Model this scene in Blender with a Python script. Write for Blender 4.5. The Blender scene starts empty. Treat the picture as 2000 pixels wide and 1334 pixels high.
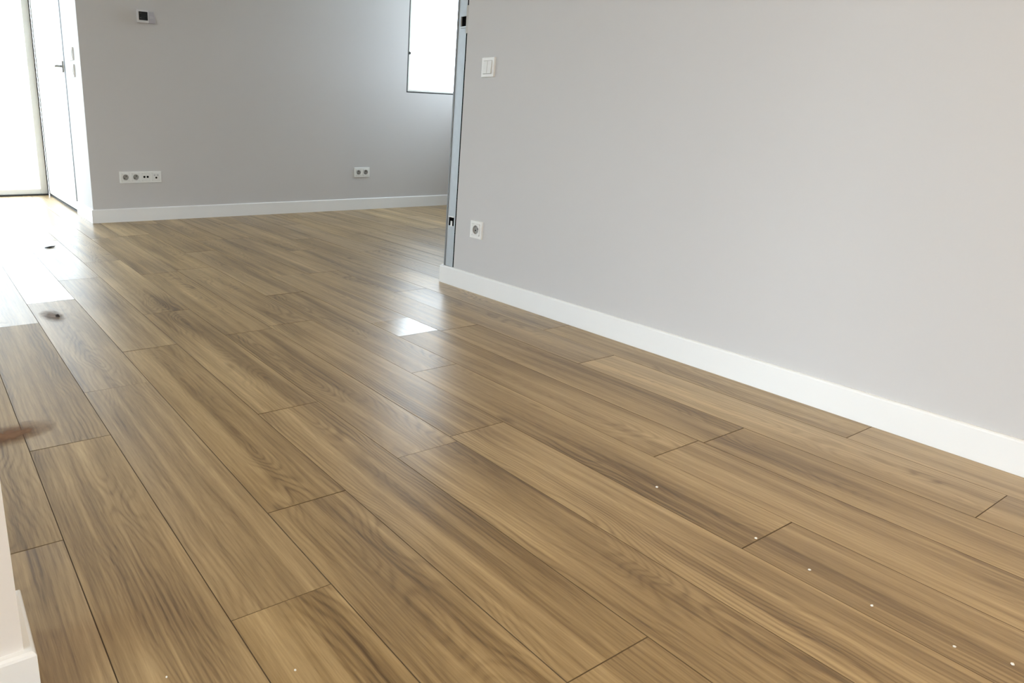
import bpy, bmesh, math, random
from mathutils import Matrix, Vector
random.seed(7)
S = bpy.context.scene
COL = S.collection

# ------------------------------------------------------------------ camera
cam_d = bpy.data.cameras.new('camera')
cam = bpy.data.objects.new('camera', cam_d)
COL.objects.link(cam)
RIGHT = Vector((0.83509832, -0.54924121, 0.03073916))
DOWN = Vector((-0.13368418, -0.25683052, -0.95716593))
FWD = Vector((0.53360973, 0.79521832, -0.2879036))
mw = Matrix.Identity(4)
for i in range(3):
    mw[i][0] = RIGHT[i]; mw[i][1] = -DOWN[i]; mw[i][2] = -FWD[i]
mw[2][3] = 0.8
cam.matrix_world = mw
cam_d.sensor_width = 36.0
cam_d.lens = 1389.8868 / 2000 * 36.0
cam_d.shift_x = (1000 - 753.158) / 2000
cam_d.shift_y = -(667 - 641.031) / 2000
cam_d.clip_start = 0.01
S.camera = cam

# ------------------------------------------------------------------ sky, light, exposure
W = bpy.data.worlds.new('overcast_sky')
S.world = W
W.use_nodes = True
bg = W.node_tree.nodes['Background']
bg.inputs[0].default_value = (0.815, 0.915, 1.04, 1)
bg.inputs[1].default_value = 5.0
S.view_settings.view_transform = 'Standard'
S.view_settings.look = 'None'
S.view_settings.gamma = 1
S.view_settings.use_curve_mapping = False
LAMP = 60.0      # radiance of the added, unseen ceiling lamp
S.view_settings.exposure = 1.20
S.cycles.max_bounces = 14
S.cycles.diffuse_bounces = 8
S.cycles.glossy_bounces = 6
S.cycles.transparent_max_bounces = 12
S.cycles.use_denoising = True
S.cycles.sample_clamp_indirect = 12

def portal(name, center, normal, sx, sy):
    """sky portal filling a window opening, so the daylight samples well"""
    l = bpy.data.lights.new(name, 'AREA')
    l.shape = 'RECTANGLE'; l.size = sx; l.size_y = sy
    l.cycles.is_portal = True
    o = bpy.data.objects.new(name, l); COL.objects.link(o)
    o.location = center
    n = Vector(normal)
    o.rotation_euler = n.to_track_quat('-Z', 'Z').to_euler()
    return o

CEIL = 2.55
XW = 2.187        # face of the right wall
YB = 5.312        # face of the back wall
XS = 1.062        # face of the side wall with the balcony door
YD = 7.15         # plane of the glazed end
XL = -3.4         # hidden left wall
XR = 4.62          # hidden right end of the rear room
YF = -2.6         # hidden wall behind the camera
portal('daylight_portal', (0.0, 7.28, 1.12), (0, -1, 0), 2.1, 2.25)
portal('daylight_portal', (1.22, 6.48, 1.12), (-1, 0, 0), 1.25, 2.25)
portal('daylight_portal', (4.06, 5.50, 1.6), (0, -1, 0), 0.72, 1.22)
portal('daylight_portal', (XL - 0.12, 0.0, 1.1), (1, 0, 0), 4.6, 2.2)
portal('daylight_portal', (XR + 0.09, 4.73, 1.79), (-1, 0, 0), 1.15, 1.48)

# ------------------------------------------------------------------ materials
def new_mat(name):
    m = bpy.data.materials.new(name); m.use_nodes = True
    nt = m.node_tree
    return m, nt, nt.nodes['Principled BSDF']

def N(nt, kind, **kw):
    n = nt.nodes.new(kind)
    for k, v in kw.items():
        setattr(n, k, v)
    return n

def math_node(nt, op, a=None, b=None, c=None):
    n = N(nt, 'ShaderNodeMath', operation=op)
    for i, v in enumerate((a, b, c)):
        if v is None: continue
        if isinstance(v, (int, float)): n.inputs[i].default_value = v
        else: nt.links.new(v, n.inputs[i])
    return n.outputs[0]

def plain(name, col, rough=0.5, metal=0.0, noise=0.03, scale=40.0, bump=0.0, coord='Object'):
    m, nt, p = new_mat(name)
    tc = N(nt, 'ShaderNodeTexCoord')
    nz = N(nt, 'ShaderNodeTexNoise')
    nz.inputs['Scale'].default_value = scale; nz.inputs['Detail'].default_value = 4
    nt.links.new(tc.outputs[coord], nz.inputs['Vector'])
    mx = N(nt, 'ShaderNodeMixRGB')
    mx.inputs[1].default_value = tuple(c * (1 - noise) for c in col) + (1,)
    mx.inputs[2].default_value = tuple(min(1, c * (1 + noise)) for c in col) + (1,)
    nt.links.new(nz.outputs['Fac'], mx.inputs[0])
    nt.links.new(mx.outputs[0], p.inputs['Base Color'])
    p.inputs['Roughness'].default_value = rough
    p.inputs['Metallic'].default_value = metal
    if bump:
        b = N(nt, 'ShaderNodeBump')
        b.inputs['Strength'].default_value = bump; b.inputs['Distance'].default_value = 0.002
        nt.links.new(nz.outputs['Fac'], b.inputs['Height'])
        nt.links.new(b.outputs[0], p.inputs['Normal'])
    return m

M_WALL = plain('grey_wall_paint', (0.60, 0.583, 0.575), 0.62, noise=0.015, scale=2.0, bump=0.0)
M_WHITEWALL = plain('white_wall_paint', (0.78, 0.74, 0.70), 0.6, noise=0.015, scale=2.0)
M_CEIL = plain('ceiling_paint', (0.66, 0.645, 0.62), 0.7, noise=0.01, scale=2.0)
M_BASE = plain('white_baseboard_paint', (0.86, 0.86, 0.85), 0.32, noise=0.01, scale=6)
M_PVC = plain('white_frame_plastic', (0.86, 0.85, 0.80), 0.3, noise=0.01, scale=8)
M_PLATE = plain('white_plate_plastic', (0.86, 0.86, 0.84), 0.28, noise=0.01, scale=60)
M_INSERT = plain('white_insert_plastic', (0.80, 0.80, 0.78), 0.32, noise=0.01, scale=60)
M_BLACK = plain('recess_shade_black', (0.006, 0.006, 0.006), 0.6)  # black standing in for the shade inside holes and gaps
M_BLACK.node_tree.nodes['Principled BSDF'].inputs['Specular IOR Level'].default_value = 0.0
M_WELL = plain('socket_well_shade', (0.36, 0.35, 0.33), 0.5, noise=0.02)  # darker than the insert, to paint in the shade of the socket well
M_SCREEN = plain('dark_screen', (0.004, 0.004, 0.004), 0.12)
M_SEAL = plain('dark_rubber_seal', (0.03, 0.03, 0.028), 0.7)
M_STEEL = plain('galvanised_steel', (0.50, 0.54, 0.57), 0.5, 0.4, noise=0.08, scale=30)
M_CHROME = plain('satin_metal', (0.45, 0.45, 0.45), 0.3, 0.9)
M_GREYPL = plain('grey_device_plastic', (0.52, 0.51, 0.53), 0.4, noise=0.02)
M_GREYPAD = plain('mauve_grey_plastic', (0.46, 0.44, 0.48), 0.4, noise=0.02)
M_SPECK = plain('white_plaster', (0.9, 0.88, 0.82), 0.7, noise=0.1, scale=300)
M_CRUMB = plain('dark_crumb', (0.03, 0.022, 0.018), 0.8, noise=0.2, scale=200)
M_TERR = plain('pale_concrete', (0.50, 0.50, 0.48), 0.85, noise=0.04, scale=3)
M_SUB = plain('brown_underlay', (0.17, 0.115, 0.07), 0.6, noise=0.2, scale=4)
M_FILLER = plain('grey_filler', (0.55, 0.54, 0.51), 0.75, noise=0.05, scale=60)

def glass_mat():
    m, nt, p = new_mat('window_glass')
    out = nt.nodes['Material Output']
    nt.nodes.remove(p)
    tr = N(nt, 'ShaderNodeBsdfTransparent'); tr.inputs[0].default_value = (0.96, 0.98, 0.97, 1)
    gl = N(nt, 'ShaderNodeBsdfGlossy'); gl.inputs['Roughness'].default_value = 0.02
    fr = N(nt, 'ShaderNodeFresnel'); fr.inputs[0].default_value = 1.45
    ge = N(nt, 'ShaderNodeNewGeometry')   # the far face of the pane reflects like the near one
    nt.links.new(math_node(nt, 'MULTIPLY_ADD', ge.outputs['Backfacing'], 1 / 1.45 - 1.45, 1.45), fr.inputs[0])
    mx = N(nt, 'ShaderNodeMixShader')
    nt.links.new(fr.outputs[0], mx.inputs[0]); nt.links.new(tr.outputs[0], mx.inputs[1])
    nt.links.new(gl.outputs[0], mx.inputs[2]); nt.links.new(mx.outputs[0], out.inputs[0])
    return m
M_GLASS = glass_mat()

def wood_mat(name, rough_scale=1.0):
    """oak-look laminate: cathedral rings of a plain-sawn board, fibre streaks, knots"""
    m, nt, p = new_mat(name)
    L = nt.links.new
    tc = N(nt, 'ShaderNodeTexCoord'); oi = N(nt, 'ShaderNodeObjectInfo')
    sep = N(nt, 'ShaderNodeSeparateColor'); L(oi.outputs['Color'], sep.inputs[0])
    tone, rgh, seed = sep.outputs[0], sep.outputs[1], sep.outputs[2]
    comb = N(nt, 'ShaderNodeCombineXYZ')
    L(math_node(nt, 'MULTIPLY', seed, 17.3), comb.inputs[0])
    L(math_node(nt, 'MULTIPLY', seed, 53.1), comb.inputs[1])
    L(math_node(nt, 'MULTIPLY', seed, 31.7), comb.inputs[2])
    add = N(nt, 'ShaderNodeVectorMath', operation='ADD')
    L(tc.outputs['Object'], add.inputs[0]); L(comb.outputs[0], add.inputs[1])
    P = add.outputs[0]
    loc = N(nt, 'ShaderNodeSeparateXYZ'); L(tc.outputs['Object'], loc.inputs[0])
    def noise(sx, sy, detail=3.0, rough=0.55, dist=0.0, shift=0.0):
        mp = N(nt, 'ShaderNodeMapping')
        mp.inputs['Scale'].default_value = (sx, sy, 1)
        mp.inputs['Location'].default_value = (shift, shift * .7, shift * .3)
        L(P, mp.inputs['Vector'])
        n = N(nt, 'ShaderNodeTexNoise')
        n.inputs['Scale'].default_value = 1; n.inputs['Detail'].default_value = detail
        n.inputs['Roughness'].default_value = rough; n.inputs['Distortion'].default_value = dist
        L(mp.outputs[0], n.inputs['Vector'])
        return n.outputs['Fac']
    mm = lambda op, a, b=None, c=None: math_node(nt, op, a, b, c)
    # rings
    warp = noise(5, 1.3, 2, .5)
    warp2 = noise(30, 9, 2, .5, shift=3)
    s2 = mm('FRACT', mm('MULTIPLY', seed, 7.77))
    x0 = mm('MULTIPLY', mm('SUBTRACT', s2, 0.5), 0.10)
    dx = mm('SUBTRACT', loc.outputs[0], x0)
    slope = mm('MULTIPLY', mm('SUBTRACT', mm('FRACT', mm('MULTIPLY', seed, 13.1)), 0.5), 0.16)
    zz = mm('ADD', mm('MULTIPLY', loc.outputs[1], slope),
            mm('ADD', mm('MULTIPLY', mm('SUBTRACT', warp, 0.5), 0.42), 0.03))
    d = mm('SQRT', mm('ADD', mm('MULTIPLY', dx, dx), mm('MULTIPLY', zz, zz)))
    d = mm('ADD', d, mm('MULTIPLY', mm('SUBTRACT', warp2, 0.5), 0.014))
    ring = mm('SINE', mm('MULTIPLY', d, 520.0))
    ring = mm('POWER', mm('MULTIPLY_ADD', ring, 0.5, 0.5), 2.2)
    gate = noise(7, 1.1, 2, .5, shift=11)
    rampg = N(nt, 'ShaderNodeMapRange'); rampg.inputs[1].default_value = .40; rampg.inputs[2].default_value = .68
    L(gate, rampg.inputs[0])
    ringv = mm('MULTIPLY', ring, mm('MULTIPLY_ADD', rampg.outputs[0], 0.85, 0.15))
    # streaks
    fibre = noise(190, 6.0, 5, .7, shift=5)
    streak = noise(34, 1.0, 3, .6, 0.4, shift=7)
    broad = noise(11, 0.7, 2, .5, 0.3, shift=9)
    cloud = noise(3.0, 1.6, 2, .5, shift=15)
    v = mm('MULTIPLY', mm('SUBTRACT', broad, 0.5), 1.0)
    v = mm('ADD', v, mm('MULTIPLY', mm('SUBTRACT', streak, 0.5), 1.05))
    v = mm('ADD', v, mm('MULTIPLY', mm('SUBTRACT', fibre, 0.5), 0.75))
    v = mm('ADD', v, mm('MULTIPLY', mm('SUBTRACT', cloud, 0.5), 0.45))
    v = mm('SUBTRACT', v, mm('MULTIPLY', ringv, 0.27))
    v = mm('ADD', v, mm('MULTIPLY', mm('SUBTRACT', tone, 0.5), 0.45))
    # open pores: short dark dashes along the grain
    pores = noise(260, 16, 2, .5, shift=21)
    pr = N(nt, 'ShaderNodeMapRange'); pr.inputs[1].default_value = .60; pr.inputs[2].default_value = .72
    L(pores, pr.inputs[0])
    v = mm('SUBTRACT', v, mm('MULTIPLY', pr.outputs[0], 0.10))
    # knots
    mpk = N(nt, 'ShaderNodeMapping'); mpk.inputs['Scale'].default_value = (7, 2.6, 1); L(P, mpk.inputs['Vector'])
    vor = N(nt, 'ShaderNodeTexVoronoi'); vor.inputs['Scale'].default_value = 1; vor.inputs['Randomness'].default_value = 1
    L(mpk.outputs[0], vor.inputs['Vector'])
    vd = mm('ADD', vor.outputs['Distance'], mm('MULTIPLY', mm('SUBTRACT', warp2, .5), .10))
    kn = N(nt, 'ShaderNodeMapRange'); kn.inputs[1].default_value = 0.02; kn.inputs[2].default_value = 0.11
    kn.inputs[3].default_value = 1; kn.inputs[4].default_value = 0; L(vd, kn.inputs[0])
    sepc = N(nt, 'ShaderNodeSeparateColor'); L(vor.outputs['Color'], sepc.inputs[0])
    has = mm('GREATER_THAN', sepc.outputs[0], 0.62)
    v = mm('SUBTRACT', v, mm('MULTIPLY', mm('MULTIPLY', kn.outputs[0], has), 0.40))
    v = mm('ADD', v, 0.55)
    cr = N(nt, 'ShaderNodeValToRGB'); L(v, cr.inputs[0])
    e = cr.color_ramp.elements
    e[0].position = 0.0; e[0].color = (0.110, 0.066, 0.028, 1)
    e[1].position = 1.0; e[1].color = (0.62, 0.455, 0.240, 1)
    for pos, c in ((.25, (0.225, 0.145, 0.062, 1)), (.5, (0.350, 0.238, 0.110, 1)), (.75, (0.465, 0.330, 0.163, 1))):
        x = e.new(pos); x.color = c
    L(cr.outputs[0], p.inputs['Base Color'])
    r = mm('MULTIPLY_ADD', fibre, 0.10, mm('MULTIPLY_ADD', rgh, rough_scale, -0.05))
    L(r, p.inputs['Roughness'])
    p.inputs['Specular IOR Level'].default_value = 0.5
    b = N(nt, 'ShaderNodeBump'); b.inputs['Strength'].default_value = 0.12; b.inputs['Distance'].default_value = 0.001
    L(mm('SUBTRACT', mm('MULTIPLY', fibre, 0.8), mm('MULTIPLY', ringv, 0.5)), b.inputs['Height'])
    L(b.outputs[0], p.inputs['Normal'])
    return m
M_WOOD = wood_mat('oak_laminate')
M_GROOVE = plain('dark_plank_edge', (0.15, 0.10, 0.05), 0.8, noise=.2)
M_WOODGLOSS = wood_mat('oak_laminate_polished', 0.72)

# ------------------------------------------------------------------ mesh helpers
def obj_from(name, bm, mat, parent=None, loc=None, smooth=False, world=True):
    me = bpy.data.meshes.new(name)
    bm.normal_update()
    bm.to_mesh(me); bm.free()
    for mt in (mat if isinstance(mat, (list, tuple)) else [mat]):
        me.materials.append(mt)
    if smooth:
        for f in me.polygons: f.use_smooth = True
    o = bpy.data.objects.new(name, me); COL.objects.link(o)
    if loc is not None: o.location = loc
    if parent is not None: o.parent = parent
    return o

def add_box(bm, lo, hi, bev=0.0, seg=2):
    g = bmesh.ops.create_cube(bm, size=1.0)
    vs = g['verts']
    for v in vs:
        v.co = Vector([(lo[i] + hi[i]) / 2 + v.co[i] * (hi[i] - lo[i]) for i in range(3)])
    if bev:
        es = list({e for v in vs for e in v.link_edges})
        bmesh.ops.bevel(bm, geom=es, offset=bev, segments=seg, affect='EDGES', profile=0.6)
    return bm

def box(name, lo, hi, mat, parent=None, bev=0.0, kind=None):
    bm = bmesh.new(); add_box(bm, lo, hi, bev)
    o = obj_from(name, bm, mat, parent)
    if kind: o['kind'] = kind
    return o

def boxes(name, lst, mat, parent=None, bev=0.0, kind=None):
    bm = bmesh.new()
    for lo, hi in lst: add_box(bm, lo, hi, bev)
    o = obj_from(name, bm, mat, parent)
    if kind: o['kind'] = kind
    return o

def struct(o):
    o['kind'] = 'structure'; return o

def loop_pts(kind, cx, cz, a, b=None, n=32, rr=0.15):
    """closed outline with n points, matched by angle: 'sq' rounded rectangle or 'ci' circle"""
    pts = []
    for i in range(n):
        t = 2 * math.pi * (i + .5) / n
        c, s = math.cos(t), math.sin(t)
        if kind == 'ci':
            pts.append((cx + a * c, cz + a * s))
        else:
            b2 = b if b is not None else a
            k = 1.0 / max(abs(c), abs(s))
            # near the corner pull in a little
            e = min(abs(c), abs(s)) / max(abs(c), abs(s))
            k *= 1 - rr * .12 * max(0, (e - .8) / .2)
            pts.append((cx + a * c * k, cz + b2 * s * k))
    return pts

def loft(bm, loops, cap_last=True, flip=False):
    """loops: list of (pts2d, depth); local axes x (width), z (up), y = -depth (towards the viewer)"""
    rows = []
    for pts, dpt in loops:
        rows.append([bm.verts.new((x, -dpt, z)) for x, z in pts])
    for r0, r1 in zip(rows, rows[1:]):
        for i in range(len(r0)):
            j = (i + 1) % len(r0)
            bm.faces.new((r0[i], r0[j], r1[j], r1[i]))
    if cap_last:
        bm.faces.new(rows[-1])
    return bm

def tube(bm, pts, r, seg=10):
    rows = []
    for k, p in enumerate(pts):
        p = Vector(p)
        a = Vector(pts[max(0, k - 1)]); b = Vector(pts[min(len(pts) - 1, k + 1)])
        t = (b - a).normalized()
        u = t.orthogonal().normalized() if k == 0 else (rows_u - t * rows_u.dot(t)).normalized()
        rows_u = u
        w = t.cross(u)
        rows.append([bm.verts.new(p + (u * math.cos(2 * math.pi * i / seg) + w * math.sin(2 * math.pi * i / seg)) * r) for i in range(seg)])
    for r0, r1 in zip(rows, rows[1:]):
        for i in range(seg):
            j = (i + 1) % seg
            bm.faces.new((r0[i], r0[j], r1[j], r1[i]))
    bm.faces.new(list(reversed(rows[0]))); bm.faces.new(rows[-1])
    return bm

def thing(name, label, cat, loc, rz=0.0, group=None):
    o = bpy.data.objects.new(name, None); COL.objects.link(o)
    o.empty_display_size = 0.05
    o.location = loc; o.rotation_euler = (0, 0, rz)
    o['label'] = label; o['category'] = cat
    if group: o['group'] = group
    return o

# ------------------------------------------------------------------ shell of the room
def wall_with_hole(name, axis, c0, c1, u0, u1, holes, mat, z1=CEIL):
    """axis 'x': wall slab spans x in [c0,c1] and runs along y; axis 'y': spans y and runs along x"""
    lst = []
    cur = u0
    def add(ua, ub, za, zb):
        if ub - ua < 1e-4 or zb - za < 1e-4: return
        if axis == 'x': lst.append(((c0, ua, za), (c1, ub, zb)))
        else: lst.append(((ua, c0, za), (ub, c1, zb)))
    for ha, hb, za, zb in sorted(holes):
        add(cur, ha, 0, z1); add(ha, hb, 0, za); add(ha, hb, zb, z1); cur = hb
    add(cur, u1, 0, z1)
    return struct(boxes(name, lst, mat))

DOOR_TOP = 2.25
WX0, WX1, WZ0, WZ1 = 3.702, 4.42, 0.985, 2.2
wall_right = wall_with_hole('wall_right', 'x', XW, XW + 0.10, YF, 2.678, [], M_WALL)
wall_back = wall_with_hole('wall_back', 'y', YB, YB + 0.18, XS, XR, [(WX0, WX1, WZ0, WZ1)], M_WALL)
wall_side = wall_with_hole('wall_side', 'x', XS, XS + 0.18, YB + 0.18, 7.135, [(5.84, 7.135, 0.0, DOOR_TOP)], M_WALL)
wall_end = wall_with_hole('wall_end', 'y', YD, YD + 0.13, XL, XS, [(-1.05, XS - 0.0005, 0.0, DOOR_TOP)], M_WALL)
wall_left = wall_with_hole('wall_left', 'x', XL - 0.15, XL, YF, YD + .13, [(-2.3, 2.3, 0.0, 2.2)], M_WALL)
wall_front = wall_with_hole('wall_front', 'y', YF - 0.15, YF, XL, XW + .1, [], M_WALL)
wall_far_right = wall_with_hole('wall_far_right', 'x', XR, XR + 0.07, -0.2, YB + .18, [(4.15, 5.305, 1.05, 2.535)], M_WALL)
wall_rear_room = wall_with_hole('wall_rear_room', 'y', -0.35, -0.2, XW + .10, XR + .15, [], M_WHITEWALL)
wall_near = struct(box('wall_near', (-1.9, 0.928, 0), (0.047, 1.06, CEIL), M_WHITEWALL))
struct(boxes('ceiling', [((XL - .15, YF - .15, CEIL), (XR + .07, YB + .18, CEIL + .12)), ((XL - .15, YB + .18, CEIL), (XS + .18, YD + .13, CEIL + .12))], M_CEIL))
M_DARKGROUND = plain('unseen_dark_ground', (0.13, 0.13, 0.13), 0.9, noise=.08, scale=2)
struct(box('added_dark_ground', (-26, -22, -0.06), (XL - .16, 9, -0.04), M_DARKGROUND))  # unseen dark slab, added so the upper right wall gets less light
terrace = struct(box('terrace_ground', (-30, -30, -0.35), (34, 36, -0.06), M_TERR))

# floor: an underlay slab that carries the planks
floor = struct(boxes('floor', [((XL - .15, YF - .15, -0.055), (XR + .07, YB + .18, -0.0105)), ((XL - .15, YB + .18, -0.055), (XS + .022, YD + .13, -0.0105))], M_SUB))

# --- planks
PW, X0 = 0.1870, 0.158          # plank width, one joint line
PL = 1.13                       # plank length
cache = {}
def plank_mesh(w, l, gloss=False):
    key = (round(w, 4), round(l, 4), gloss)
    if key in cache: return cache[key]
    bm = bmesh.new()
    g, b, h = 0.0003, 0.0008, 0.0008
    hw, hl = w / 2 - g, l / 2 - g
    top = [bm.verts.new((sx * (hw - b), sy * (hl - b), 0)) for sx, sy in ((-1, -1), (1, -1), (1, 1), (-1, 1))]
    mid = [bm.verts.new((sx * hw, sy * hl, -h)) for sx, sy in ((-1, -1), (1, -1), (1, 1), (-1, 1))]
    bot = [bm.verts.new((sx * hw, sy * hl, -0.0105)) for sx, sy in ((-1, -1), (1, -1), (1, 1), (-1, 1))]
    if gloss:   # the near 20 cm carry a polish patch of their own
        c0 = bm.verts.new((-(hw - b), -hl + 0.2, 0)); c1 = bm.verts.new((hw - b, -hl + 0.2, 0))
        f = bm.faces.new((top[0], top[1], c1, c0)); f.material_index = 1
        bm.faces.new((c0, c1, top[2], top[3]))
    else:
        bm.faces.new(top)
    for a, c in ((top, mid), (mid, bot)):
        for i in range(4):
            j = (i + 1) % 4
            f = bm.faces.new((c[i], c[j], a[j], a[i])); f.material_index = 2
    me = bpy.data.meshes.new('plank')
    bm.normal_update(); bm.to_mesh(me); bm.free()
    me.materials.append(M_WOOD); me.materials.append(M_WOODGLOSS); me.materials.append(M_GROOVE)
    cache[key] = me
    return me

known = {0: [0.94, 2.072, 3.19, 4.30],        # strips counted from X0
         -1: [1.32], 1: [0.94, 2.072, 3.19, 4.29], 2: [1.21, 2.39, 3.575, 4.70],
         3: [0.557], 5: [1.312], 7: [2.095], 4: [0.15], 6: [0.62], 8: [0.95], 9: [0.42], 10: [1.9]}
known[0] = [2.88]; known[1] = [0.94, 2.072, 3.19, 4.30]
def visible(x0, x1, y0, y1):
    for fx in (0, .25, .5, .75, 1):
        for fy in (0, .2, .4, .6, .8, 1):
            p = Vector((x0 + (x1 - x0) * fx, y0 + (y1 - y0) * fy, -0.8))
            z = p.dot(FWD)
            if z < 0.15: continue
            u = 753.2 + 1389.9 * p.dot(RIGHT) / z; v = 641 + 1389.9 * p.dot(DOWN) / z
            if -260 < u < 2260 and -60 < v < 1620: return True
    return False

# (rough, tone) picks for strips the photo shows clearly; others random
spec = {(1, 3.19): (.24, .55), (1, 4.3): (.22, .55), (1, 2.07): (.48, .45), (1, .94): (.5, .42), (0, 2.88): (.46, .48), (0, 1.75): (.60, .36),
        (0, .62): (.66, .4), (0, 4.01): (.36, .5), (2, 3.58): (.36, .5), (2, 3.57): (.36, .5), (2, 4.7): (.24, .5), (2, 2.39): (.40, .5), (-1, 1.32): (.66, .38),
        (-1, .19): (.6, .38), (-1, 2.45): (.6, .42), (3, 2.82): (.42, .5), (3, 3.95): (.40, .5)}
rest = []
count = 0
k0 = math.floor((XL - X0) / PW); k1 = math.ceil((XR - X0) / PW)
for k in range(k0, k1 + 1):
    xa, xb = X0 + k * PW, X0 + (k + 1) * PW
    xa2, xb2 = max(xa, XL), min(xb, XR)
    if xb2 - xa2 < .01: continue
    js = known.get(k, [random.uniform(0, PL)])
    js = list(js)
    while js[0] > YF: js.insert(0, js[0] - PL)
    while js[-1] < YD: js.append(js[-1] + PL)
    for a, b in zip(js, js[1:]):
        a, b = max(a, YF), min(b, YD)
        if b - a < .02: continue
        # rooms end at walls: keep the planks inside the building
        if xa2 >= XS - .02 and a > YB: continue
        if xb2 > XS and b > YB + .05:
            if xa2 < XS - .12: pass
            elif a < YB + .05: b = YB + .05
            else: continue
        rough = random.uniform(0.29, 0.38); tone = random.uniform(0.42, 0.60)
        if visible(xa2, xb2, a, b) and count < 290:
            gloss = (k == 7 and abs(a - 2.095) < .01)
            o = bpy.data.objects.new('plank', plank_mesh(xb2 - xa2, b - a, gloss))
            COL.objects.link(o)
            o.parent = floor
            o.location = ((xa2 + xb2) / 2, (a + b) / 2, random.uniform(-.0003, 0.0))
            o.rotation_euler = (random.uniform(-.0006, .0006), random.uniform(-.0022, .0022), 0)
            sd = random.random()
            key = (k, round(a, 2))
            if key in spec:
                rough, tone = spec[key][:2]
                if len(spec[key]) > 2: sd = spec[key][2]
                if len(spec[key]) > 3: o.rotation_euler = spec[key][3]
            o.color = (tone, rough, sd, 1)
            count += 1
        else:
            rest.append((xa2, xb2, a, b))
bm = bmesh.new()
for xa, xb, a, b in rest:
    add_box(bm, (xa + .0006, a + .0006, -.0105), (xb - .0006, b - .0006, -0.0004))
o = obj_from('planks_out_of_view', bm, M_WOOD, floor); o['kind'] = 'stuff'; o.color = (.5, .5, .37, 1)

# --- baseboards (profile: flat face, eased top edge)
def baseboard(name, path, h, t):
    """path: list of (x, y) along the wall face; board lies to the LEFT of the direction of travel"""
    bm = bmesh.new()
    n = len(path)
    offs = []
    for i in range(n):
        p = Vector(path[i])
        d0 = (p - Vector(path[i - 1])).normalized() if i > 0 else None
        d1 = (Vector(path[i + 1]) - p).normalized() if i < n - 1 else None
        if d0 is None: nn = Vector((-d1.y, d1.x))
        elif d1 is None: nn = Vector((-d0.y, d0.x))
        else:
            n0, n1 = Vector((-d0.y, d0.x)), Vector((-d1.y, d1.x))
            nn = (n0 + n1) / (1 + n0.dot(n1))
        offs.append(nn)
    prof = [(0, 0.0), (t, 0.0), (t, h - .006), (t - .0015, h - .0025), (t - .005, h), (0, h)]
    rows = [[bm.verts.new((path[i][0] + offs[i].x * q, path[i][1] + offs[i].y * q, z)) for q, z in prof] for i in range(n)]
    for r0, r1 in zip(rows, rows[1:]):
        for i in range(len(prof) - 1):
            bm.faces.new((r0[i], r1[i], r1[i + 1], r0[i + 1]))
    bm.faces.new(rows[0]); bm.faces.new(list(reversed(rows[-1])))
    bmesh.ops.recalc_face_normals(bm, faces=bm.faces[:])
    return struct(obj_from(name, bm, M_BASE))
XWE = 2.7595       # end of the right wall
baseboard('baseboard_right', [(XW + .10, XWE), (XW, XWE), (XW, YF)][::-1], 0.088, 0.012)
baseboard('baseboard_back', [(XR, YB), (XS, YB), (XS, 5.825)], 0.095, 0.012)
baseboard('baseboard_near', [(-1.9, .928), (0.047, .928), (0.047, 1.06), (-1.9, 1.06)][::-1], 0.088, 0.014)

# --- exposed end of the right wall: steel stud beside the plasterboard
stud = thing('metal_stud', 'bare galvanised steel stud with two cut-outs at the open end of the right wall', 'metal stud', (XW, 2.72, 0.088))
def stud_face():
    bm = bmesh.new()
    y0, y1, x = 2.690 - 2.72, 2.7475 - 2.72, 0.004
    holes = [(2.700 - 2.72, 2.7395 - 2.72, 0.288 - .088, 0.329 - .088), (2.692 - 2.72, 2.7265 - 2.72, 1.190 - .088, 1.231 - .088)]
    top = CEIL - 0.088
    z = 0.0
    for ha, hb, za, zb in holes:
        add_box(bm, (x, y0, z), (x + .0015, y1, za))
        add_box(bm, (x, y0, za), (x + .0015, ha, zb)); add_box(bm, (x, hb, za), (x + .0015, y1, zb))
        z = zb
    add_box(bm, (x, y0, z), (x + .0015, y1, top))
    return bm
obj_from('stud_web', stud_face(), M_STEEL, stud)
boxes('flange', [((0.004, 2.7475 - 2.72, 0), (0.092, 2.7490 - 2.72, CEIL - .088))], M_STEEL, stud)
boxes('lip', [((0.0005, 2.7490 - 2.72, 0), (0.010, 2.7575 - 2.72, CEIL - .088))], plain('shadowed_zinc', (0.25, 0.26, 0.27), 0.5, 0.3), stud, bev=.001)  # shade on the lip is painted in as darker zinc
boxes('cavity_shade', [((0.0075, 2.690 - 2.72, 0), (0.009, 2.7470 - 2.72, CEIL - .088))], M_BLACK, stud)  # black sheet close behind the cut-outs, in place of their inner shade
# bent rims round the cut-outs, and the bright tab inside the lower one
boxes('upper_rim', [((-0.001, 2.6905 - 2.72, 1.231 - .088), (0.004, 2.730 - 2.72, 1.237 - .088)),
                    ((-0.001, 2.6905 - 2.72, 1.182 - .088), (0.004, 2.730 - 2.72, 1.190 - .088)),
                    ((-0.001, 2.7275 - 2.72, 1.184 - .088), (0.004, 2.731 - 2.72, 1.236 - .088))], M_STEEL, stud, bev=.0008)
boxes('lower_tab', [((0.003, 2.713 - 2.72, 0.284 - .088), (0.006, 2.725 - 2.72, 0.311 - .088)),
                    ((0.001, 2.700 - 2.72, 0.329 - .088), (0.004, 2.741 - 2.72, 0.334 - .088))], M_PLATE, stud, bev=.0008)
# black strip painting shade in the joint between board and stud, closed with filler near the top hole
struct(boxes('joint_shade_strip', [((XW + .003, 2.678, 0.088), (XW + .016, 2.6895, CEIL))], M_BLACK))
struct(boxes('trim_2', [((XW - .0004, 2.6775, 1.16), (XW + .0029, 2.6905, 1.275)),
                        ((XW - .0004, 2.6775, 1.318), (XW + .0029, 2.6905, CEIL))], M_FILLER))

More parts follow.
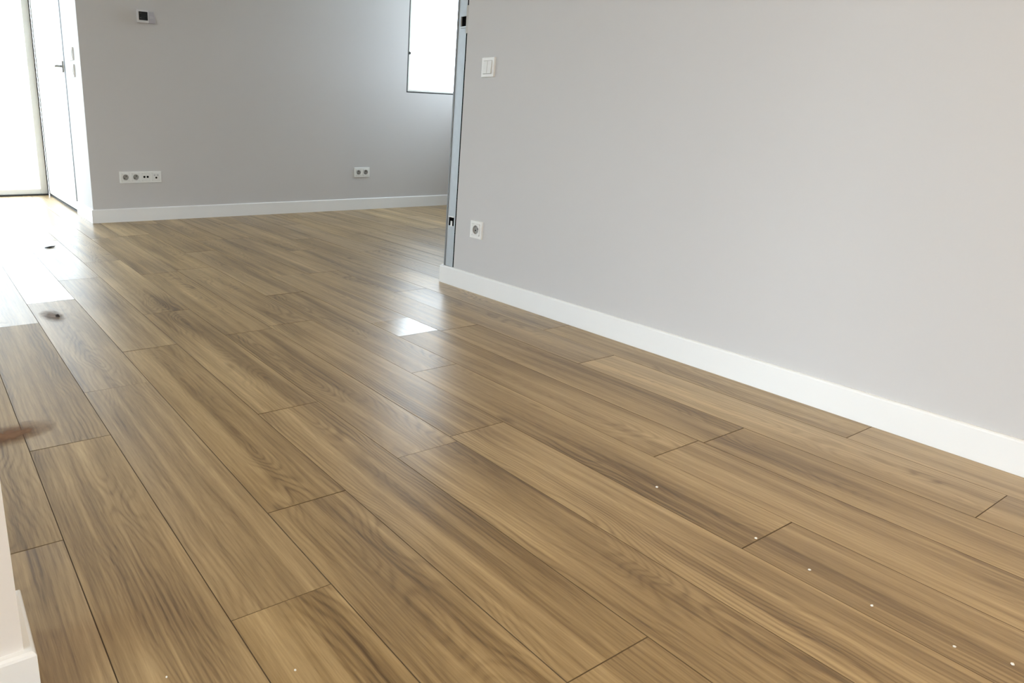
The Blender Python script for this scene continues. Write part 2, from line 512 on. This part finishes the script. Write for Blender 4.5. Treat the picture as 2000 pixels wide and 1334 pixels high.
# unseen warm ceiling lamp, added behind the camera to light the foreground
lampo = thing('added_ceiling_lamp', 'round warm ceiling lamp added behind the viewer to light the foreground', 'ceiling lamp', (0.95, -0.75, CEIL))
bm = bmesh.new()
bmesh.ops.create_cone(bm, cap_ends=True, segments=32, radius1=.16, radius2=.17, depth=.03)
for v in bm.verts: v.co.z -= .015
obj_from('lamp_base', bm, M_PLATE, lampo)
mL, ntL, pL = new_mat('warm_diffuser')
pL.inputs['Base Color'].default_value = (.9, .85, .75, 1)
pL.inputs['Emission Color'].default_value = (1.0, .72, .40, 1); pL.inputs['Emission Strength'].default_value = LAMP
bm = bmesh.new()
bmesh.ops.create_uvsphere(bm, u_segments=24, v_segments=10, radius=.15)
bmesh.ops.delete(bm, geom=[v for v in bm.verts if v.co.z > .01], context='VERTS')
for v in bm.verts: v.co.z = v.co.z * .35 - .03
obj_from('lamp_shade', bm, mL, lampo, smooth=True)

# ------------------------------------------------------------------ glazed balcony doors and window
# door_1: sliding glass door in the end wall
d1 = thing('door_1', '', '', (0, 0, 0)); del d1['label']; del d1['category']; d1['kind'] = 'structure'
fz = 0.012
YG = YD + .015
boxes('threshold', [((-1.05, YD - .012, 0), (XS - .004, YD + .07, 0.010))], M_SEAL, d1)
boxes('door_frame', [((0.9985, YG, fz), (1.056, YG + .06, DOOR_TOP)), ((-1.05, YG, fz), (-0.99, YG + .06, DOOR_TOP)),
                     ((-0.99, YG, fz), (0.9985, YG + .06, 0.056)), ((-0.99, YG, DOOR_TOP - .06), (0.9985, YG + .06, DOOR_TOP))], M_PVC, d1, bev=.003)
boxes('glass_pane', [((-0.99, YG + .025, 0.056), (0.9985, YG + .033, DOOR_TOP - .06))], M_GLASS, d1)
boxes('corner_seal', [((1.0565, YD - .002, 0.012), (1.0618, YD + .06, DOOR_TOP))], M_SEAL, d1)
# door_2: balcony door leaf in the side wall
d2 = thing('door_2', '', '', (0, 0, 0)); del d2['label']; del d2['category']; d2['kind'] = 'structure'
A, Bq = 5.885, 7.105
boxes('threshold', [((XS + .004, 5.84, -.01), (XS + .022, 7.135, 0.012))], M_SEAL, d2)
boxes('outer_sill', [((XS + .0225, 5.845, -.055), (XS + .16, 7.13, 0.004))], M_TERR, d2)
boxes('seal', [((XS - .0005, 5.8405, 0.012), (XS + .05, A - .001, DOOR_TOP)), ((XS + .0005, Bq + .001, 0.012), (XS + .05, 7.1345, DOOR_TOP))], M_SEAL, d2)
leaf = boxes('door_leaf', [((XS + .002, A, .02), (XS + .06, A + .07, DOOR_TOP - .01)), ((XS + .002, Bq - .27, .02), (XS + .06, Bq, DOOR_TOP - .01)),
                    ((XS + .002, A + .07, .02), (XS + .06, Bq - .27, .09)), ((XS + .002, A + .07, DOOR_TOP - .08), (XS + .06, Bq - .27, DOOR_TOP - .01))], M_PVC, d2, bev=.004)
boxes('glass_pane', [((XS + .010, A + .07, .09), (XS + .018, Bq - .27, DOOR_TOP - .08))], M_GLASS, d2)
bm = bmesh.new(); add_box(bm, (XS - .008, A + .035, 1.02), (XS + .002, A + .070, 1.10), .003)
hd = obj_from('door_handle', bm, M_CHROME, d2)
bm = bmesh.new()
tube(bm, [(XS - .006, A + .052, 1.063), (XS - .035, A + .052, 1.063), (XS - .045, A + .060, 1.063), (XS - .047, A + .075, 1.062), (XS - .047, A + .17, 1.058), (XS - .040, A + .18, 1.057)], .0085, 10)
obj_from('lever', bm, M_CHROME, hd, smooth=True)

# window_1 in the back wall
w1 = thing('window_1', '', '', (0, 0, 0)); del w1['label']; del w1['category']; w1['kind'] = 'structure'
YWf = YB + .004
fw = .018
a0, a1, c0, c1 = WX0 + .012, WX1 - .012, WZ0 + .010, WZ1 - .01
boxes('window_frame', [((a0, YWf, c0), (a0 + fw, YWf + .06, c1)), ((a1 - fw, YWf, c0), (a1, YWf + .06, c1)),
                       ((a0 + fw, YWf, c0), (a1 - fw, YWf + .06, c0 + fw)), ((a0 + fw, YWf, c1 - fw), (a1 - fw, YWf + .06, c1))], M_PVC, w1, bev=.003)
boxes('glass_pane', [((a0 + fw, YWf + .02, c0 + fw), (a1 - fw, YWf + .028, c1 - fw))], M_GLASS, w1)
boxes('seal', [((WX0 + .0005, YB + .002, WZ0 + .0005), (a0, YB + .06, WZ1)), ((a0, YB + .002, WZ0 + .0005), (WX1 - .0005, YB + .06, c0)), ((a1, YB + .002, c0), (WX1 - .0005, YB + .06, WZ1))], M_SEAL, w1)
bm = bmesh.new(); add_box(bm, (a0 + .004, YWf - .006, 1.295), (a0 + .020, YWf + .001, 1.315), .002)
obj_from('hinge_cap', bm, M_SEAL, w1)

# unseen windows, added to light the right wall and the back wall
def plain_window(name, axis, c, u0, u1, z0, z1):
    w = thing(name, '', '', (0, 0, 0)); del w['label']; del w['category']; w['kind'] = 'structure'
    t = .035
    def bx(ua, ub, za, zb, d0, d1):
        return ((c + d0, ua, za), (c + d1, ub, zb)) if axis == 'x' else ((ua, c + d0, za), (ub, c + d1, zb))
    um = (u0 + u1) / 2
    boxes('window_frame', [bx(u0, u0 + t, z0, z1, -.03, .03), bx(u1 - t, u1, z0, z1, -.03, .03), bx(um - t / 2, um + t / 2, z0, z1, -.03, .03),
                           bx(u0 + t, um - t / 2, z0, z0 + t, -.03, .03), bx(um + t / 2, u1 - t, z0, z0 + t, -.03, .03),
                           bx(u0 + t, um - t / 2, z1 - t, z1, -.03, .03), bx(um + t / 2, u1 - t, z1 - t, z1, -.03, .03)], M_PVC, w)
    boxes('glass_pane', [bx(u0 + t, um - t / 2, z0 + t, z1 - t, -.004, .004), bx(um + t / 2, u1 - t, z0 + t, z1 - t, -.004, .004)], M_GLASS, w)
plain_window('added_window_left', 'x', XL - .07, -2.3, 2.3, 0.0, 2.2)
plain_window('added_window_right', 'x', XR + .035, 4.15, 5.305, 1.05, 2.535)

# ------------------------------------------------------------------ wall fittings
# built in a local frame: x along the wall, z up, -y towards the room
PITCH = 0.071
def frame_bm(n, size=0.081, t=0.007, hole=0.0555, vertical=False):
    bm = bmesh.new()
    m = (size - PITCH) / 2
    wtot = PITCH * (n - 1) + size
    outer = (-wtot / 2, wtot / 2)
    for i in range(n):
        cx = (i - (n - 1) / 2) * PITCH
        xl = cx - PITCH / 2 - (m if i == 0 else 0); xr = cx + PITCH / 2 + (m if i == n - 1 else 0)
        h = hole / 2; zh = size / 2
        for lo, hi in (((xl, -t, -zh), (cx - h, 0, zh)), ((cx + h, -t, -zh), (xr, 0, zh)),
                       ((cx - h, -t, h), (cx + h, 0, zh)), ((cx - h, -t, -zh), (cx + h, 0, -h))):
            add_box(bm, lo, hi)
    bmesh.ops.remove_doubles(bm, verts=bm.verts[:], dist=1e-5)
    # ease the outer rim of the front
    es = [e for e in bm.edges if all(abs(v.co.y + t) < 1e-5 for v in e.verts) and
          (all(abs(abs(v.co.z) - size / 2) < 1e-5 for v in e.verts) or all(abs(abs(v.co.x) - wtot / 2) < 1e-5 for v in e.verts))]
    for v in bm.verts:
        if abs(v.co.y + t) < 1e-5:
            if abs(abs(v.co.z) - size / 2) < 1e-5: v.co.z *= 1 - .0016 / (size / 2)
            if abs(abs(v.co.x) - wtot / 2) < 1e-5: v.co.x *= 1 - .0016 / (wtot / 2)
    return bm

def well_insert(cx, holes_kind, t0=0.002, t=0.0095):
    bm = bmesh.new()
    h = 0.0272
    if holes_kind == 'socket':
        loft(bm, [(loop_pts('sq', cx, 0, h), t0), (loop_pts('sq', cx, 0, h), t - .001), (loop_pts('sq', cx, 0, h - .001), t),
                  (loop_pts('ci', cx, 0, .0205), t), (loop_pts('ci', cx, 0, .0198), t - .0008), (loop_pts('ci', cx, 0, .0190), 0.0015)])
    elif holes_kind == 'flat':
        loft(bm, [(loop_pts('sq', cx, 0, h), t0), (loop_pts('sq', cx, 0, h), t - .001), (loop_pts('sq', cx, 0, h - .001), t)])
    if holes_kind == 'socket':
        for f in bm.faces:
            if all((v.co.x - cx) ** 2 + v.co.z ** 2 < .0206 ** 2 for v in f.verts) and max(-v.co.y for v in f.verts) < t - .0005: f.material_index = 1
    bmesh.ops.recalc_face_normals(bm, faces=bm.faces[:])
    return bm

def disc(bm, cx, cz, r, d0, d1, n=16):
    pts = loop_pts('ci', cx, cz, r, n=n)
    loft(bm, [(pts, d0), (pts, d1)])
    return bm

def socket(root, cx, tilt=0.0):
    ins = obj_from('socket_insert', well_insert(cx, 'socket'), [M_INSERT, M_WELL], root)
    c, s = math.cos(tilt), math.sin(tilt)
    for q in (-1, 1):
        bm = bmesh.new()
        disc(bm, cx + q * .0095 * c, q * .0095 * s, .0034, .0014, .0019, 12)
        bmesh.ops.recalc_face_normals(bm, faces=bm.faces[:])
        obj_from('pin_hole', bm, M_BLACK, ins)
        bm = bmesh.new()
        x, z = cx - q * .0172 * s, q * .0172 * c
        add_box(bm, (x - .003, -.0078, z - .0016), (x + .003, -.0015, z + .0016), .0004)
        obj_from('earth_clip', bm, M_CHROME, ins)

# four-gang row, lower left of the back wall
r = thing('socket_panel', 'long white four-gang plate with two sockets, data jacks and an antenna jack', 'socket panel', (1.404, YB, 0.3135))
obj_from('plate', frame_bm(4), M_PLATE, r)
socket(r, -1.5 * PITCH, .9); socket(r, -0.5 * PITCH, .9)
ins = obj_from('data_insert', well_insert(0.5 * PITCH, 'flat'), M_INSERT, r)
for q in (-1, 1):
    bm = bmesh.new(); disc(bm, 0.5 * PITCH + q * .0118, 0.001, .0078, .0092, .0099)
    bmesh.ops.recalc_face_normals(bm, faces=bm.faces[:])
    obj_from('data_jack', bm, M_BLACK, ins)
bm = bmesh.new()
add_box(bm, (0.5 * PITCH - .022, -.0112, .0105), (0.5 * PITCH + .022, -.0095, .0145), .0005)
obj_from('label_strip', bm, M_PLATE, ins)
ins = obj_from('antenna_insert', well_insert(1.5 * PITCH, 'flat'), M_INSERT, r)
bm = bmesh.new(); disc(bm, 1.5 * PITCH + .002, -.006, .0068, .0092, .0106)
bmesh.ops.recalc_face_normals(bm, faces=bm.faces[:])
obj_from('antenna_jack', bm, M_BLACK, ins)
for q in (-1, 1):
    bm = bmesh.new(); disc(bm, 1.5 * PITCH + .002 + q * .011, .012, .0055, .0092, .0099)
    bmesh.ops.recalc_face_normals(bm, faces=bm.faces[:])
    obj_from('antenna_cap', bm, M_GREYPL, ins)

# two-gang socket, right part of the back wall
r = thing('power_outlet', 'white double outlet on the back wall below the window', 'power outlet', (3.266, YB, 0.3165))
obj_from('plate', frame_bm(2), M_PLATE, r)
socket(r, -0.5 * PITCH, 1.2); socket(r, 0.5 * PITCH, 1.2)

# single socket on the right wall   (rotate so that local -y faces -x)
r = thing('power_outlet', 'white single round-socket outlet on the right wall beside the steel stud', 'power outlet', (XW, 2.522, 0.2975), -math.pi / 2)
obj_from('plate', frame_bm(1, size=.083), M_PLATE, r)
socket(r, 0, .5)

# double rocker switch above it
r = thing('light_switch', 'white double rocker light switch on the right wall above the single outlet', 'light switch', (XW, 2.514, 1.0095), -math.pi / 2)
obj_from('plate', frame_bm(1, size=.082, t=.009), M_PLATE, r)
for q in (-1, 1):
    bm = bmesh.new()
    add_box(bm, (q * .0138 - .0130, -.0125, -.0265), (q * .0138 + .0130, -.002, .0265), .0012)
    for v in bm.verts:
        if v.co.y < -.008: v.co.y += (v.co.z / .0265) * .0022
    obj_from('rocker', bm, M_INSERT, r)

# two switches beside the balcony door
for i, (z, lab) in enumerate(((1.130, 'upper white switch on the narrow wall beside the balcony door'),
                              (1.020, 'lower white switch on the narrow wall beside the balcony door'))):
    r = thing('light_switch', lab, 'light switch', (XS, 5.585, z), -math.pi / 2, 'switches beside the balcony door')
    bm = frame_bm(2, size=.084, t=.010)
    obj_from('plate', bm, M_PLATE, r)
    for q in (-1, 1):
        bm = bmesh.new()
        add_box(bm, (q * PITCH / 2 - .0270, -.0130, -.0270), (q * PITCH / 2 + .0270, -.002, .0270), .0012)
        obj_from('rocker', bm, M_PLATE, r)

# thermostat
r = thing('thermostat', 'small grey room thermostat with a black screen high on the back wall', 'thermostat', (1.505, YB, 1.384))
bm = bmesh.new()
add_box(bm, (-.058, -.004, -.036), (.060, 0, .038), .001)
obj_from('back_plate', bm, M_GREYPL, r)
bm = bmesh.new(); add_box(bm, (-.060, -.028, -.040), (.016, -.004, .041), .004, 3)
body = obj_from('housing', bm, plain('light_grey_plastic', (0.66, 0.65, 0.66), .4), r)
bm = bmesh.new(); add_box(bm, (-.049, -.0295, -.024), (.010, -.026, .030), .001)
scr = obj_from('screen', bm, M_SCREEN, body)
SEG = plain('dim_segment', (.035, .033, .030), .5)
for x, z in ((-.038, .018), (-.038, -.010), (-.006, .016), (-.006, -.010)):
    bm = bmesh.new(); add_box(bm, (x - .006, -.0298, z - .003), (x + .006, -.0294, z + .003))
    obj_from('segment', bm, SEG, scr)
bm = bmesh.new(); add_box(bm, (.016, -.024, -.040), (.063, -.004, .027), .004, 3)
for v in bm.verts:
    if v.co.x > .04 and v.co.z > 0: v.co.x -= .008
pad = obj_from('control_pad', bm, M_GREYPAD, r)
bm = bmesh.new(); add_box(bm, (.022, -.026, -.012), (.052, -.022, .004), .0015)
obj_from('button', bm, M_GREYPL, pad)

# ------------------------------------------------------------------ small things on the floor
def crumb_mesh(r, sq=0.6, seed=1):
    rnd = random.Random(seed)
    bm = bmesh.new()
    bmesh.ops.create_icosphere(bm, subdivisions=1, radius=r)
    for v in bm.verts:
        v.co *= rnd.uniform(.75, 1.2); v.co.z *= sq
    zmin = min(v.co.z for v in bm.verts)
    for v in bm.verts: v.co.z -= zmin
    return bm
specks = [(1.339, 0.861, 'white plaster speck on the floor, farthest of the row of six at right'),
          (1.338, 0.625, 'white plaster speck on the floor, second farthest of the row of six at right'),
          (1.323, 0.511, 'white plaster speck on the floor, third farthest of the row of six at right'),
          (1.313, 0.399, 'white plaster speck on the floor, third from the right picture edge in the row'),
          (1.318, 0.279, 'white plaster speck on the floor, second from the right picture edge in the row'),
          (1.352, 0.213, 'white plaster speck on the floor, at the right picture edge'),
          (0.386, 0.788, 'white plaster speck on the floor at the bottom, left of the centre'),
          (0.220, 0.874, 'white plaster speck on the floor at the bottom left near the white wall')]
for i, (x, y, lab) in enumerate(specks):
    d = math.hypot(x, y)
    o = obj_from('plaster_speck', crumb_mesh(.0017 * d + .0006, .6, i), M_SPECK, loc=(x, y, 0))
    o['label'] = lab; o['category'] = 'speck'; o['group'] = 'plaster specks on the floor'
o = obj_from('crumb', crumb_mesh(.009, .6, 40), M_CRUMB, loc=(.421, 2.934, 0))
o['label'] = 'small dark round crumb on the glaring plank at left'; o['category'] = 'crumb'
bm = crumb_mesh(.02, .25, 41)
for v in bm.verts: v.co.x *= 1.9; v.co.y *= .55
o = obj_from('wood_splinter', bm, M_CRUMB, loc=(.639, 4.461, 0)); o.rotation_euler = (0, 0, .5)
o['label'] = 'thin dark splinter lying in the glare near the balcony door'; o['category'] = 'splinter'

def dust_mat(name, ca, cb, scale, edge):
    m, nt, p = new_mat(name)
    L = nt.links.new
    tc = N(nt, 'ShaderNodeTexCoord')
    nz = N(nt, 'ShaderNodeTexNoise'); nz.inputs['Scale'].default_value = scale; nz.inputs['Detail'].default_value = 5
    L(tc.outputs['Object'], nz.inputs['Vector'])
    cr = N(nt, 'ShaderNodeMixRGB'); cr.inputs[1].default_value = ca + (1,); cr.inputs[2].default_value = cb + (1,)
    L(nz.outputs['Fac'], cr.inputs[0]); L(cr.outputs[0], p.inputs['Base Color'])
    p.inputs['Roughness'].default_value = .95
    # thins out towards the rim of the patch
    gr = N(nt, 'ShaderNodeVectorMath', operation='LENGTH')
    mp = N(nt, 'ShaderNodeMapping'); mp.inputs['Location'].default_value = (-1, -1, 0); mp.inputs['Scale'].default_value = (2, 2, 0)
    L(tc.outputs['Generated'], mp.inputs['Vector']); L(mp.outputs[0], gr.inputs[0])
    a = math_node(nt, 'ADD', math_node(nt, 'SUBTRACT', 1.0, gr.outputs['Value']), math_node(nt, 'MULTIPLY', math_node(nt, 'SUBTRACT', nz.outputs['Fac'], .5), .9))
    mr = N(nt, 'ShaderNodeMapRange'); mr.inputs[1].default_value = 0; mr.inputs[2].default_value = edge; L(a, mr.inputs[0])
    mul = math_node(nt, 'MULTIPLY', mr.outputs[0], 0.9)
    L(mul, p.inputs['Alpha'])
    return m
def smear(name, cx, cy, rx, ry, rot, mat, h=.0015):
    bm = bmesh.new()
    rings = []
    c = bm.verts.new((0, 0, h))
    for k, f in enumerate((.35, .7, 1)):
        rings.append([bm.verts.new((rx * f * math.cos(t), ry * f * math.sin(t), h * (1 - f * f) + .0003)) for t in [2 * math.pi * i / 20 for i in range(20)]])
    for i in range(20): bm.faces.new((c, rings[0][i], rings[0][(i + 1) % 20]))
    for r0, r1 in zip(rings, rings[1:]):
        for i in range(20):
            j = (i + 1) % 20
            bm.faces.new((r0[i], r1[i], r1[j], r0[j]))
    o = obj_from(name, bm, mat, loc=(cx, cy, .0002)); o.rotation_euler = (0, 0, rot)
    return o
o = smear('dust_smear', .125, 1.868, .120, .070, .28, dust_mat('brown_dust', (.17, .060, .015), (.27, .15, .07), 30, .85))
o['label'] = 'rusty brown smear of dust on the floor above the white wall corner'; o['category'] = 'dust smear'
o = smear('scuff_mark', .405, 2.955, .045, .11, .1, dust_mat('brown_scuff', (.12, .075, .045), (.45, .36, .30), 45, .9), .0008)
o['label'] = 'brown matt scuff on the glaring plank beside the dark crumb'; o['category'] = 'scuff mark'
